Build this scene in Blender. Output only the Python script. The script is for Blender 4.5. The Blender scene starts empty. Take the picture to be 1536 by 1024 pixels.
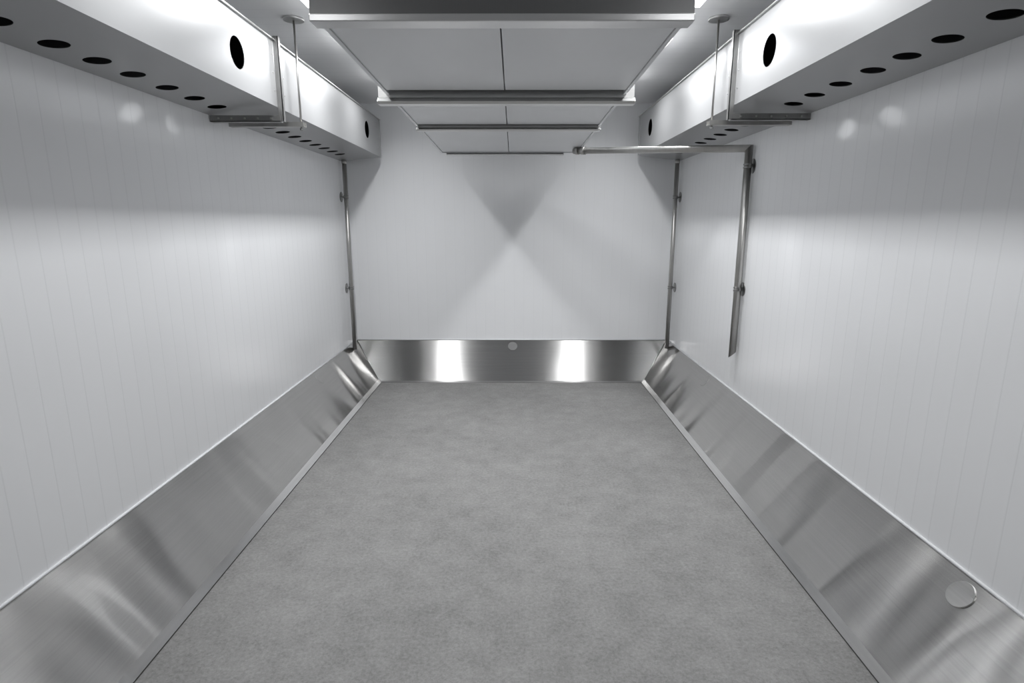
import bpy, bmesh, math
from mathutils import Vector, Matrix
S=bpy.context.scene
COL=S.collection
# ---------------- dimensions (metres) ----------------
XL,XR,YB,YF,ZC=-1.659,1.609,5.848,-1.4,2.72
SK_T=.382; LIP=.030
FL,FR,FB=-1.345,1.291,5.534      # floor edges
CX=-.04
# ---------------- materials ----------------
def newmat(name):
    m=bpy.data.materials.new(name); m.use_nodes=True
    nt=m.node_tree; b=nt.nodes['Principled BSDF']
    return m,nt,b
def N(nt,t,**kw):
    n=nt.nodes.new(t)
    for k,v in kw.items(): setattr(n,k,v)
    return n
def mth(nt,op,a,b=None,c=None):
    n=N(nt,'ShaderNodeMath',operation=op)
    for i,x in enumerate((a,b,c)):
        if x is None: continue
        if isinstance(x,(int,float)): n.inputs[i].default_value=x
        else: nt.links.new(x,n.inputs[i])
    return n.outputs[0]
def coord(nt):
    tc=N(nt,'ShaderNodeTexCoord'); return tc.outputs['Object']
def ramp(nt,fac,stops):
    r=N(nt,'ShaderNodeValToRGB'); e=r.color_ramp.elements
    e[0].position,e[0].color=stops[0][0],(*stops[0][1],1)
    e[1].position,e[1].color=stops[-1][0],(*stops[-1][1],1)
    for p,c in stops[1:-1]:
        x=e.new(p); x.color=(*c,1)
    nt.links.new(fac,r.inputs[0]); return r.outputs[0]
def noise(nt,vec,scale,detail=4,rough=.5,sc=None):
    if sc is not None:
        mp=N(nt,'ShaderNodeMapping'); mp.inputs['Scale'].default_value=sc
        nt.links.new(vec,mp.inputs[0]); vec=mp.outputs[0]
    n=N(nt,'ShaderNodeTexNoise'); n.inputs['Scale'].default_value=scale
    n.inputs['Detail'].default_value=detail; n.inputs['Roughness'].default_value=rough
    nt.links.new(vec,n.inputs['Vector']); return n.outputs[0]
def panel_mat(name,axis,spacing,col,rough,seam=.3,spec=.5):
    m,nt,b=newmat(name); v=coord(nt)
    sp=N(nt,'ShaderNodeSeparateXYZ'); nt.links.new(v,sp.inputs[0])
    c=sp.outputs[axis]
    def line(s,w):
        pp=mth(nt,'PINGPONG',c,s/2)
        mr=N(nt,'ShaderNodeMapRange'); mr.inputs[1].default_value=0; mr.inputs[2].default_value=w
        mr.inputs[3].default_value=1; mr.inputs[4].default_value=0
        nt.links.new(pp,mr.inputs[0]); return mr.outputs[0]
    lt=line(spacing,.0045)
    nz=noise(nt,v,1.3,3,.5)
    base=ramp(nt,nz,[(.3,tuple(x*.975 for x in col)),(.7,col)])
    mx=N(nt,'ShaderNodeMix',data_type='RGBA'); nt.links.new(mth(nt,'MULTIPLY',lt,seam),mx.inputs[0])
    nt.links.new(base,mx.inputs[6]); mx.inputs[7].default_value=(.3,.31,.32,1)
    nt.links.new(mx.outputs[2],b.inputs['Base Color'])
    b.inputs['Roughness'].default_value=rough
    b.inputs['Specular IOR Level'].default_value=spec
    wob=noise(nt,v,2.2,2,.4)
    h=mth(nt,'SUBTRACT',mth(nt,'MULTIPLY',wob,.35),lt)
    bp=N(nt,'ShaderNodeBump'); bp.inputs['Strength'].default_value=.10; bp.inputs['Distance'].default_value=.004
    nt.links.new(h,bp.inputs['Height']); nt.links.new(bp.outputs[0],b.inputs['Normal'])
    return m
def steel(name,tan,col=(.56,.56,.56),rough=.3,aniso=.8,streak=(60,1.2,60),var=.12,metal=1.0,warp=0,wsc=None):
    m,nt,b=newmat(name); v=coord(nt)
    b.inputs['Metallic'].default_value=metal
    n1=noise(nt,v,1.0,3,.6,sc=streak)
    n2=noise(nt,v,2.5,3,.5)
    cc=ramp(nt,n1,[(.25,tuple(x*(1-var) for x in col)),(.75,tuple(min(1,x*(1+var)) for x in col))])
    nt.links.new(cc,b.inputs['Base Color'])
    r=mth(nt,'ADD',mth(nt,'MULTIPLY',n1,.04),mth(nt,'MULTIPLY',n2,.08))
    r=mth(nt,'ADD',r,rough-.06); nt.links.new(r,b.inputs['Roughness'])
    if tan is not None:
        b.inputs['Anisotropic'].default_value=aniso
        cb=N(nt,'ShaderNodeCombineXYZ')
        for i in range(3): cb.inputs[i].default_value=tan[i]
        nt.links.new(cb.outputs[0],b.inputs['Tangent'])
    if warp:
        n3=noise(nt,v,1.7,1,.4,sc=wsc)
        bp=N(nt,'ShaderNodeBump'); bp.inputs['Strength'].default_value=1; bp.inputs['Distance'].default_value=warp
        nt.links.new(n3,bp.inputs['Height']); nt.links.new(bp.outputs[0],b.inputs['Normal'])
    return m
def plain(name,col,rough=.5,metal=0):
    m,nt,b=newmat(name); v=coord(nt)
    n=noise(nt,v,9,3,.5)
    cc=ramp(nt,n,[(.3,tuple(x*.93 for x in col)),(.7,col)])
    nt.links.new(cc,b.inputs['Base Color']); b.inputs['Roughness'].default_value=rough
    b.inputs['Metallic'].default_value=metal
    return m
WHITE=(.885,.893,.906)
M_side=panel_mat('wall_panel_side',1,.10,WHITE,.22,seam=.10)
M_back=panel_mat('wall_panel_back',0,.10,WHITE,.38,seam=.05)
M_ceil=panel_mat('ceiling_panel',1,.12,(.90,.905,.912),.30,seam=.15)
KC=(.52,.513,.502)
M_skL=steel('brushed_steel_left',(-.62,0,.785),streak=(160,1.6,160),col=KC,rough=.20,aniso=.95,var=.07,warp=.052,wsc=(.45,1.5,.45))
M_skR=steel('brushed_steel_right',(.62,0,.785),streak=(160,1.6,160),col=KC,rough=.20,aniso=.95,var=.07,warp=.052,wsc=(.45,1.5,.45))
M_skB=steel('brushed_steel_back',(0,.62,.785),streak=(1.6,160,160),col=(.45,.445,.437),rough=.25,aniso=.98,var=.06,warp=.003)
M_capR=steel('brushed_cap_steel',(0,1,0),streak=(160,1.6,160),col=(.50,.495,.487),rough=.28,aniso=.6,var=.10)
M_capB=plain('dull_cap_steel',(.20,.20,.20),.5,.2)
M_lip=steel('kick_plate_lip_steel',None,col=(.86,.85,.84),rough=.16,streak=(60,1.2,60),var=.05)
M_duct=steel('duct_sheet_metal',None,col=(.40,.404,.408),rough=.34,streak=(4,1.2,4),var=.03,metal=.45)
M_unit=steel('unit_sheet_metal',None,col=(.72,.73,.745),rough=.42,streak=(4,2,4),var=.03,metal=.1)
M_rail=steel('rail_steel',None,col=(.64,.64,.63),rough=.30,streak=(1,90,90),var=.08)
M_pipe=steel('pipe_steel',None,col=(.48,.475,.46),rough=.36,streak=(14,14,3),var=.12)
M_clamp=steel('clamp_dark_steel',None,col=(.30,.30,.295),rough=.4,streak=(14,14,14),var=.12)
M_trim=steel('light_trim_steel',None,col=(.60,.60,.60),rough=.3,streak=(1,30,30),var=.05)
M_seal=plain('white_sealant',(.85,.86,.88),.45)
M_gap=plain('dark_joint',(.06,.06,.06),.7)
M_dark=plain('dark_interior',(.05,.05,.052),.7)
M_lamph=plain('lamp_housing_white',(.8,.8,.8),.4)
M_floor,nt,b=newmat('concrete_floor'); v=coord(nt)
a=noise(nt,v,1.1,6,.6); c2=noise(nt,v,7,9,.78); g=noise(nt,v,65,5,.9)
s=mth(nt,'ADD',mth(nt,'MULTIPLY',a,.20),mth(nt,'ADD',mth(nt,'MULTIPLY',c2,.28),mth(nt,'MULTIPLY',g,.52)))
nt.links.new(ramp(nt,s,[(.41,(.178,.177,.174)),(.5,(.250,.248,.244)),(.59,(.322,.319,.314))]),b.inputs['Base Color'])
b.inputs['Roughness'].default_value=.62; b.inputs['Specular IOR Level'].default_value=.3
bp=N(nt,'ShaderNodeBump'); bp.inputs['Strength'].default_value=.3; bp.inputs['Distance'].default_value=.003
nt.links.new(g,bp.inputs['Height']); nt.links.new(bp.outputs[0],b.inputs['Normal'])
M_grille,nt,b=newmat('coil_fins'); v=coord(nt)
sp=N(nt,'ShaderNodeSeparateXYZ'); nt.links.new(v,sp.inputs[0])
px=mth(nt,'PINGPONG',sp.outputs[0],.002)
f=mth(nt,'MULTIPLY',px,500)
nt.links.new(ramp(nt,f,[(.1,(.15,.15,.15)),(.9,(.19,.192,.195))]),b.inputs['Base Color'])
b.inputs['Metallic'].default_value=.4; b.inputs['Roughness'].default_value=.35
M_lamp=bpy.data.materials.new('lamp_diffuser_glow'); M_lamp.use_nodes=True; nt=M_lamp.node_tree
nt.nodes.remove(nt.nodes['Principled BSDF']); e=N(nt,'ShaderNodeEmission')
e.inputs[0].default_value=(.98,.99,1,1); e.inputs[1].default_value=7.5
nt.links.new(e.outputs[0],nt.nodes['Material Output'].inputs[0])
# ---------------- mesh helpers ----------------
def obj(name,bm,mat,parent=None,smooth=False,bevel=0):
    bmesh.ops.recalc_face_normals(bm,faces=bm.faces)
    me=bpy.data.meshes.new(name); bm.to_mesh(me); bm.free()
    o=bpy.data.objects.new(name,me); COL.objects.link(o)
    if mat: me.materials.append(mat)
    if smooth:
        for p in me.polygons: p.use_smooth=len(p.vertices)<=4
    if bevel:
        md=o.modifiers.new('bevel','BEVEL'); md.width=bevel; md.segments=2; md.limit_method='ANGLE'
    if parent: o.parent=parent; o.matrix_parent_inverse=parent.matrix_world.inverted()
    return o
def empty(name,loc,label,cat,group=None):
    o=bpy.data.objects.new(name,None); o.location=loc; o.empty_display_size=.1; COL.objects.link(o)
    o['label']=label; o['category']=cat
    if group: o['group']=group
    bpy.context.view_layer.update()
    return o
def top(o,label,cat,group=None):
    o['label']=label;o['category']=cat
    if group:o['group']=group
    return o
def struct(o,label,cat):
    o['kind']='structure'; o['label']=label; o['category']=cat; return o
def add_box(bm,x0,x1,y0,y1,z0,z1):
    vs=[bm.verts.new((x,y,z)) for x in (x0,x1) for y in (y0,y1) for z in (z0,z1)]
    for q in ((0,1,3,2),(4,6,7,5),(0,4,5,1),(2,3,7,6),(0,2,6,4),(1,5,7,3)):
        bm.faces.new([vs[i] for i in q])
def box(name,ext,mat,parent=None,bevel=0):
    bm=bmesh.new(); add_box(bm,*ext); return obj(name,bm,mat,parent,bevel=bevel)
def add_hexa(bm,a,b):
    va=[bm.verts.new(p) for p in a]; vb=[bm.verts.new(p) for p in b]; n=len(a)
    bm.faces.new(va); bm.faces.new(vb[::-1])
    for i in range(n): bm.faces.new((va[i],vb[i],vb[(i+1)%n],va[(i+1)%n]))
def add_tube(bm,pts,r,seg=28,endn=None,startn=None):
    pts=[Vector(p) for p in pts]; n=len(pts)
    dirs=[(pts[i+1]-pts[i]).normalized() for i in range(n-1)]
    d=dirs[0]; u=d.orthogonal().normalized(); w=d.cross(u)
    base=[u*math.cos(2*math.pi*k/seg)*r+w*math.sin(2*math.pi*k/seg)*r for k in range(seg)]
    rings=[]
    cur=[pts[0]+q for q in base]
    if startn is not None:
        nn=Vector(startn); cur=[c+d*((pts[0]-c).dot(nn)/d.dot(nn)) for c in cur]
    rings.append(cur)
    for i in range(1,n):
        d=dirs[i-1]
        if i<n-1: nn=(dirs[i-1]+dirs[i]).normalized()
        else: nn=Vector(endn) if endn is not None else d
        cur=[c+d*((pts[i]-c).dot(nn)/d.dot(nn)) for c in cur]
        rings.append(cur)
    vr=[[bm.verts.new(c) for c in rg] for rg in rings]
    for a,b2 in zip(vr,vr[1:]):
        for k in range(seg): bm.faces.new((a[k],a[(k+1)%seg],b2[(k+1)%seg],b2[k]))
    bm.faces.new(vr[0]); bm.faces.new(vr[-1][::-1])
def tube(name,pts,r,mat,parent=None,**k):
    bm=bmesh.new(); add_tube(bm,pts,r,**k); return obj(name,bm,mat,parent,smooth=True)
# ---------------- room shell ----------------
T=.12
struct(box('floor',(XL-T,XR+T,YF-T,YB+T,-T,0),M_floor),'mottled grey concrete floor','floor')
struct(box('ceiling',(XL-T,XR+T,YF-T,YB+T,ZC,ZC+T),M_ceil),'light grey panelled cold room ceiling','ceiling')
struct(box('wall_left',(XL-T,XL,YF,YB,0,ZC),M_side),'white insulated panel wall with fine vertical grooves','wall')
struct(box('wall_right',(XR,XR+T,YF,YB,0,ZC),M_side),'white insulated panel wall with fine vertical grooves','wall')
struct(box('wall_back',(XL-T,XR+T,YB,YB+T,0,ZC),M_back),'white insulated panel end wall with fine vertical grooves','wall')
struct(box('wall_front',(XL-T,XR+T,YF-T,YF,0,ZC),M_back),'white insulated panel wall behind the entrance','wall')
LI=.034
def prof_left(y0,y1,yt0,yt1):
    f=lambda y,yt:[(FL,y,0),(FL-.001,y,.006),(FL-LI,y+(yt-y)*LI/.314,LIP),(XL,yt,SK_T),(XL,yt,0)]
    return f(y0,yt0),f(y1,yt1)
def lipmat(o):
    o.data.materials.append(M_lip); o.data.materials.append(M_gap)
    for p in o.data.polygons:
        if len(p.vertices)!=4: continue
        if .0001<p.center.z<.0045: p.material_index=2
        elif p.center.z<LIP*.95: p.material_index=1
    return o
bm=bmesh.new(); a,b_=prof_left(YF,FB,YF,YB); add_hexa(bm,a,b_)
struct(lipmat(obj('baseboard_left',bm,M_skL)),'slanted brushed stainless steel kick plate','baseboard')
def mir(p):
    x=p[0]; t=(x-XL)/(FL-XL); return (XR+(FR-XR)*t,p[1],p[2])
bm=bmesh.new(); add_hexa(bm,[mir(p) for p in a],[mir(p) for p in b_])
struct(lipmat(obj('baseboard_right',bm,M_skR)),'slanted brushed stainless steel kick plate','baseboard')
def back(xb,xt):
    k=LI/.314*.55
    return [(xb,FB,0),(xb,FB+.001,.006),(xb+(xt-xb)*k,FB+LI*.55,LIP*.55),(xt,YB,SK_T),(xt,YB,0)]
bm=bmesh.new(); add_hexa(bm,back(FL,XL),back(FR,XR))
struct(obj('baseboard_back',bm,M_skB),'slanted brushed stainless steel kick plate on the end wall','baseboard')
for nm,pts in (('trim_1',[(XL+.004,YF,SK_T+.002),(XL+.004,YB-.004,SK_T+.002)]),
               ('trim_2',[(XR-.004,YF,SK_T+.002),(XR-.004,YB-.004,SK_T+.002)]),
               ('trim_3',[(XL+.004,YB-.004,SK_T+.002),(XR-.004,YB-.004,SK_T+.002)])):
    struct(tube(nm,pts,.006,M_seal,seg=10),'white silicone bead along the kick plate','sealant trim')
for nm,pts in (('trim_4',[(XL+.003,YB-.003,SK_T),(XL+.003,YB-.003,ZC)]),('trim_5',[(XR-.003,YB-.003,SK_T),(XR-.003,YB-.003,ZC)])):
    struct(tube(nm,pts,.005,M_seal,seg=10),'white silicone bead in the wall corner','sealant trim')
for nm,p0,p1 in (('trim_6',(FL-.03,FB+.03,LIP*.8),(XL+.004,YB-.004,SK_T)),('trim_7',(FR+.03,FB+.03,LIP*.8),(XR-.004,YB-.004,SK_T))):
    struct(tube(nm,[p0,p1],.004,M_rail,seg=10),'thin welded corner seam of the kick plate','corner seam')
def cap(c,n,mat,lab,h=.005):
    c=Vector(c); n=Vector(n).normalized()
    bm=bmesh.new(); add_tube(bm,[c-n*.002,c+n*h],.049,seg=48)
    o=obj('access_cap',bm,mat,bevel=.0012)
    top(o,lab,'access cap','round caps on the kick plates')
xl0=FL-LI; xr0=mir((xl0,0,0))[0]; yb0=FB+LI*.55; zb0=LIP*.55
nL=(SK_T-LIP,0,xl0-XL); nR=(-(SK_T-LIP),0,XR-xr0); nB=(0,-(SK_T-zb0),YB-yb0)
def onL(y,z): t=(z-LIP)/(SK_T-LIP); return (xl0+(XL-xl0)*t,y,z)
def onR(y,z): t=(z-LIP)/(SK_T-LIP); return (xr0+(XR-xr0)*t,y,z)
def onB(x,z): t=(z-zb0)/(SK_T-zb0); return (x,yb0+(YB-yb0)*t,z)
cap(onR(1.76,.325),nR,M_capR,'large round steel cap near the top of the side kick plate',.005)
cap(onR(4.475,.325),nR,M_skR,'round steel cap flush on the side kick plate',.0012)
cap(onL(4.54,.325),nL,M_skL,'round steel cap flush on the side kick plate',.0012)
cap(onB(-.014,.322),nB,M_capB,'small round steel cap on the end wall kick plate',.004)
# ---------------- ducts ----------------
def apply_bool(o,cutters):
    for c in cutters:
        m=o.modifiers.new('cut','BOOLEAN'); m.operation='DIFFERENCE'; m.object=c; m.solver='EXACT'
    bpy.context.view_layer.update()
    dg=bpy.context.evaluated_depsgraph_get()
    me=bpy.data.meshes.new_from_object(o.evaluated_get(dg))
    o.modifiers.clear(); o.data=me
    for c in cutters: bpy.data.objects.remove(c,do_unlink=True)
def duct(sgn,xw,xi,zo,zi,zt,hx,side_holes,ys,lab):
    y0,y1=YF+.02,5.70
    E=empty('air_duct',((xw+xi)/2,2,zi),lab,'air duct','ventilation ducts along the walls')
    bm=bmesh.new()
    def ring(y,t):
        return [(xw+sgn*t*-1,y,zo+t),(xi+sgn*t,y,zi+t),(xi+sgn*t,y,zt-t),(xw-sgn*t,y,zt-t)]
    add_hexa(bm,ring(y0,0),ring(y1,0)); o=obj('duct_body',bm,M_duct)
    bm=bmesh.new(); add_hexa(bm,ring(y0+.003,.003),ring(y1-.003,.003)); c1=obj('c1',bm,M_dark)
    bm=bmesh.new()
    for y in ys: add_tube(bm,[(hx,y,zo-.05),(hx,y,zi+.06)],.045,seg=40)
    c2=obj('c2',bm,M_dark)
    bm=bmesh.new()
    for y,z in side_holes: add_tube(bm,[(xi-sgn*.05,y,z),(xi+sgn*.05,y,z)],.07,seg=48)
    c3=obj('c3',bm,M_dark)
    o.data.materials.append(M_dark)
    apply_bool(o,[c1,c2,c3]); o.parent=E; o.matrix_parent_inverse=E.matrix_world.inverted()
    bm=bmesh.new(); add_box(bm,min(xi-sgn*.012,xi+sgn*.03),max(xi-sgn*.012,xi+sgn*.03),y0,y1,zt,zt+.006)
    obj('top_flange',bm,M_rail,E)
    for yy in (1.05,3.31):
        bm=bmesh.new(); add_box(bm,min(xi,xi-sgn*.006),max(xi,xi-sgn*.006),yy-.006,yy+.006,zi,zt)
        obj('seam_strip',bm,M_duct,E)
    bm=bmesh.new(); add_box(bm,min(xi,xi-sgn*.005),max(xi,xi-sgn*.005),y1-.03,y1,zi,zt)
    obj('end_frame',bm,M_duct,E)
    for yy in (3.38,3.24,5.60):
        for zz in (.08,.17,.26):
            bm=bmesh.new(); add_tube(bm,[(xi,yy,zi+zz),(xi-sgn*.003,yy,zi+zz)],.004,seg=10)
            obj('rivet',bm,M_rail,E)
    x0,x1=sorted((xw,xi-sgn*.012)); bm=bmesh.new()
    add_box(bm,x0,x1,3.26,3.264,zo-.035,zo-.002); add_box(bm,x0,x1,3.26,3.30,zo-.035,zo-.031)
    obj('bracket_rail',bm,M_clamp,E)
    for i in range(5):
        xx=x0+.05+i*(x1-x0-.1)/4; bm=bmesh.new(); add_tube(bm,[(xx,3.254,zo-.018),(xx,3.262,zo-.018)],.005,seg=8)
        obj('bolt',bm,M_pipe,E)
    x0,x1=sorted((xi-sgn*.002,xi-sgn*.030)); bm=bmesh.new()
    add_box(bm,x0,x1,3.262,3.266,zo-.033,zt+.02); xa,xb=sorted((xi-sgn*.030,xi-sgn*.026)); add_box(bm,xa,xb,3.262,3.29,zo-.033,zt+.02)
    obj('upright_strap',bm,M_clamp,E)
    return E
ysA=[1.43,1.64,1.825,2.05,2.25,2.45,2.68,2.90,3.11,3.76,3.96,4.17,4.38,4.59,4.80,5.01,5.22]
duct(-1,XL+.003,-1.2825,2.166,2.206,2.540,-1.535,[(2.84,2.365),(5.21,2.384)],ysA,'pale sheet metal air duct with round outlet holes on the wall')
duct(1,XR-.003,1.190,2.175,2.216,2.568,1.437,[(2.87,2.38),(5.24,2.405)],ysA,'wide pale sheet metal air duct with round outlet holes')
def hanger(sgn,xw,xi,zi,zo,lab):
    E=empty('duct_hanger',(xi-sgn*.04,3.5,ZC),lab,'duct hanger','threaded rod hangers of the ducts')
    xr=xi-sgn*.038
    tube('hanger_rod',[(xr,3.5,zo-.045),(xr,3.5,ZC-.004)],.006,M_pipe,E,seg=14)
    bm=bmesh.new(); add_tube(bm,[(xr,3.5,ZC-.012),(xr,3.5,ZC)],.058,seg=36)
    obj('ceiling_plate',bm,M_rail,E,bevel=.003)
    bm=bmesh.new(); add_tube(bm,[(xr,3.5,zo-.048),(xr,3.5,zo-.038)],.010,seg=6); obj('nut',bm,M_clamp,E)
    x0,x1=sorted((xw-sgn*.0,xi-sgn*.06))
    bm=bmesh.new()
    add_box(bm,x0,x1,3.478,3.522,zo-.030,zo-.026); add_box(bm,x0,x1,3.478,3.482,zo-.026,zo-.004); add_box(bm,x0,x1,3.518,3.522,zo-.026,zo-.004)
    obj('support_channel',bm,M_pipe,E)
hanger(-1,XL,-1.2825,2.206,2.17,'thin steel rod with ceiling disc holding a channel under the duct')
hanger(1,XR,1.190,2.216,2.178,'thin steel rod with ceiling disc holding a channel under the duct')
# ---------------- ceiling cooling unit ----------------
U=empty('cooling_unit',(CX,3.6,2.2),'long ceiling-hung cooling unit with grey bottom panels and cross rails','cooling unit')
Y0,Y1=2.054,5.278
def zb(y): return 2.250+(y-Y0)/(Y1-Y0)*(2.2006-2.250)
W=.608
ZT=2.30
box('unit_body',(CX-.52,CX+.52,Y0+.04,Y1-.04,ZT,2.62),M_unit,U,bevel=.005)
bm=bmesh.new()
for s_ in (-1,1):
    xa,xb=sorted((CX+s_*W,CX+s_*(W-.015)))
    add_hexa(bm,[(xa,Y0,zb(Y0)-.005),(xb,Y0,zb(Y0)-.005),(xb,Y0,ZT),(xa,Y0,ZT)],[(xa,Y1,zb(Y1)-.005),(xb,Y1,zb(Y1)-.005),(xb,Y1,ZT),(xa,Y1,ZT)])
add_box(bm,CX-W,CX+W,Y1-.012,Y1,zb(Y1)-.005,ZT)
add_box(bm,CX-W,CX+W,Y0,Y1,ZT-.004,ZT+.004)
obj('tray_rim',bm,M_unit,U)
R1,R2=3.068,3.965
secs=[(Y0+.013,R1-.07),(R1+.05,R2-.05),(R2+.04,Y1-.04)]
for (ya,yb) in secs:
    for (xa,xb) in ((CX-W+.016,CX-.009),(CX-.004,CX+W-.016)):
        bm=bmesh.new()
        add_hexa(bm,[(xa,ya,zb(ya)),(xb,ya,zb(ya)),(xb,ya,zb(ya)+.025),(xa,ya,zb(ya)+.025)],[(xa,yb,zb(yb)),(xb,yb,zb(yb)),(xb,yb,zb(yb)+.025),(xa,yb,zb(yb)+.025)])
        obj('bottom_panel',bm,M_unit,U,bevel=.002)
def rail(y,xa,xb,h,nm='cross_rail'):
    z=zb(y); bm=bmesh.new()
    pr=[(0,.046),(0,-h*.38),(-.018,-h*.50),(-.030,-h*.78),(-.020,-h),(.036,-h),(.040,-h*.7),(.008,-h*.36),(.008,.046)]
    add_hexa(bm,[(xa,y+p[0],z+p[1]) for p in pr],[(xb,y+p[0],z+p[1]) for p in pr])
    return obj(nm,bm,M_rail,U,bevel=.0015)
rail(R1,CX-.65,CX+.65,.054); rail(R2,CX-.605,CX+.61,.034); rail(Y1,CX-.56,CX+.48,.024)
for s_ in (-1,1):
    tube('rail_stud',[(CX+s_*.640,R1+.014,zb(R1)-.02),(CX+s_*.640,R1+.014,zb(R1)+.08)],.004,M_clamp,U,seg=10)
box('coil_face',(CX-.62,CX+.62,Y0-.05,Y0+.04,zb(Y0)+.003,2.62),M_grille,U)
bm=bmesh.new(); add_box(bm,CX-.62,CX+.62,Y0-.06,Y0+.015,zb(Y0)-.020,zb(Y0)+.003); obj('front_trim',bm,M_trim,U,bevel=.003)
for sx in (-.48,.48):
    for yy in (2.4,5.0): tube('suspension_rod',[(CX+sx,yy,2.61),(CX+sx,yy,ZC)],.006,M_pipe,U,seg=10)
# ---------------- pipes ----------------
def clamp(E,p,xw,sgn,r):
    x,y,z=p
    bm=bmesh.new()
    add_tube(bm,[(x,y,z-.014),(x,y,z-.005)],r+.004,seg=28); add_tube(bm,[(x,y,z+.005),(x,y,z+.014)],r+.004,seg=28)
    add_box(bm,x-.005,x+.005,y-r-.018,y-r-.001,z-.009,z+.009)
    add_box(bm,x-.005,x+.005,y+r+.001,y+r+.018,z-.009,z+.009)
    add_tube(bm,[(x+sgn*r,y,z),(xw,y,z)],.006,seg=12)
    obj('pipe_clamp',bm,M_clamp,E)
    bm=bmesh.new(); add_tube(bm,[(xw-sgn*.005,y,z),(xw,y,z)],.048,seg=36); obj('wall_plate',bm,M_clamp,E,bevel=.002)
def riser(x,y,z0,z1,xw,sgn,lab):
    E=empty('riser_pipe',(x,y,z0),lab,'pipe','steel risers in the far corners')
    tube('pipe',[(x,y,z0),(x,y,z1)],.0205,M_pipe,E)
    for z in (1.83,.955): clamp(E,(x,y,z),xw,sgn,.0205)
    bm=bmesh.new(); add_tube(bm,[(x,y,z1-.03),(x,y,z1)],.024); obj('collar',bm,M_pipe,E,smooth=True)
riser(-1.612,5.60,.332,2.166,XL,-1,'slim vertical steel pipe clamped to the wall corner')
riser(1.562,5.66,.332,2.175,XR,1,'slim vertical steel pipe clamped to the wall corner')
E=empty('drain_pipe',(1.572,3.98,.68),'grey steel drain pipe with square elbow and cut end','drain pipe')
PX=1.572; PY=3.98
P0=Vector((.505,4.99,2.180)); P1=Vector((PX,PY,2.078))
dd=(P1-P0).normalized(); bis=(dd+Vector((0,0,-1))).normalized()
tube('horizontal_pipe',[P0,P1],.025,M_pipe,E,endn=bis)
tube('drop_pipe',[P1,(PX,PY,.665)],.025,M_pipe,E,startn=bis,endn=Vector((-.9,.3,1)).normalized())
for z in (1.965,1.135): clamp(E,(PX,PY,z),XR,1,.025)
for xa,xb,r in ((.02,.05,.030),(.075,.115,.031)):
    bm=bmesh.new(); add_tube(bm,[P0+dd*xa,P0+dd*xb],r); obj('coupling',bm,M_pipe,E,smooth=True)
# ---------------- lamps ----------------
for x in (-1.010,.903):
    for (yc,pw) in ((.7,2.6),(1.95,3.2),(3.0,5.8),(3.85,7.6),(4.75,3.6)):  # nearest pair is added fill out of view, softening contrast on the walls
        ya,yb=yc-.19,yc+.19
        E=empty('ceiling_lamp',(x,yc,ZC),'short white linear ceiling lamp with glowing diffuser','lamp','short lamps above the cooling unit')
        box('lamp_housing',(x-.047,x+.047,ya,yb,ZC-.03,ZC),M_lamph,E,bevel=.004)
        box('lamp_diffuser',(x-.041,x+.041,ya+.015,yb-.015,ZC-.055,ZC-.0302),M_lamp,E)
        L=bpy.data.lights.new('lamp_light','AREA'); L.shape='RECTANGLE'; L.size=.08; L.size_y=yb-ya-.03
        L.energy=pw*1.65; L.color=(.98,.988,1); L.spread=math.radians(155)
        lo=bpy.data.objects.new('lamp_light',L); COL.objects.link(lo); lo.location=(x,yc,ZC-.058)
        lo.parent=E; lo.matrix_parent_inverse=E.matrix_world.inverted()
# ---------------- world & camera ----------------
w=bpy.data.worlds.new('w'); S.world=w; w.use_nodes=True
w.node_tree.nodes['Background'].inputs[0].default_value=(.5,.52,.55,1); w.node_tree.nodes['Background'].inputs[1].default_value=.1
cd=bpy.data.cameras.new('cam'); cam=bpy.data.objects.new('camera',cd); COL.objects.link(cam)
cd.sensor_width=36; cd.lens=850/1536*36; cd.clip_start=.02
cam.location=(0,0,1.6); cam.rotation_euler=(math.radians(90-11.95),0,math.radians(.2))
S.camera=cam
S.view_settings.view_transform='Standard'
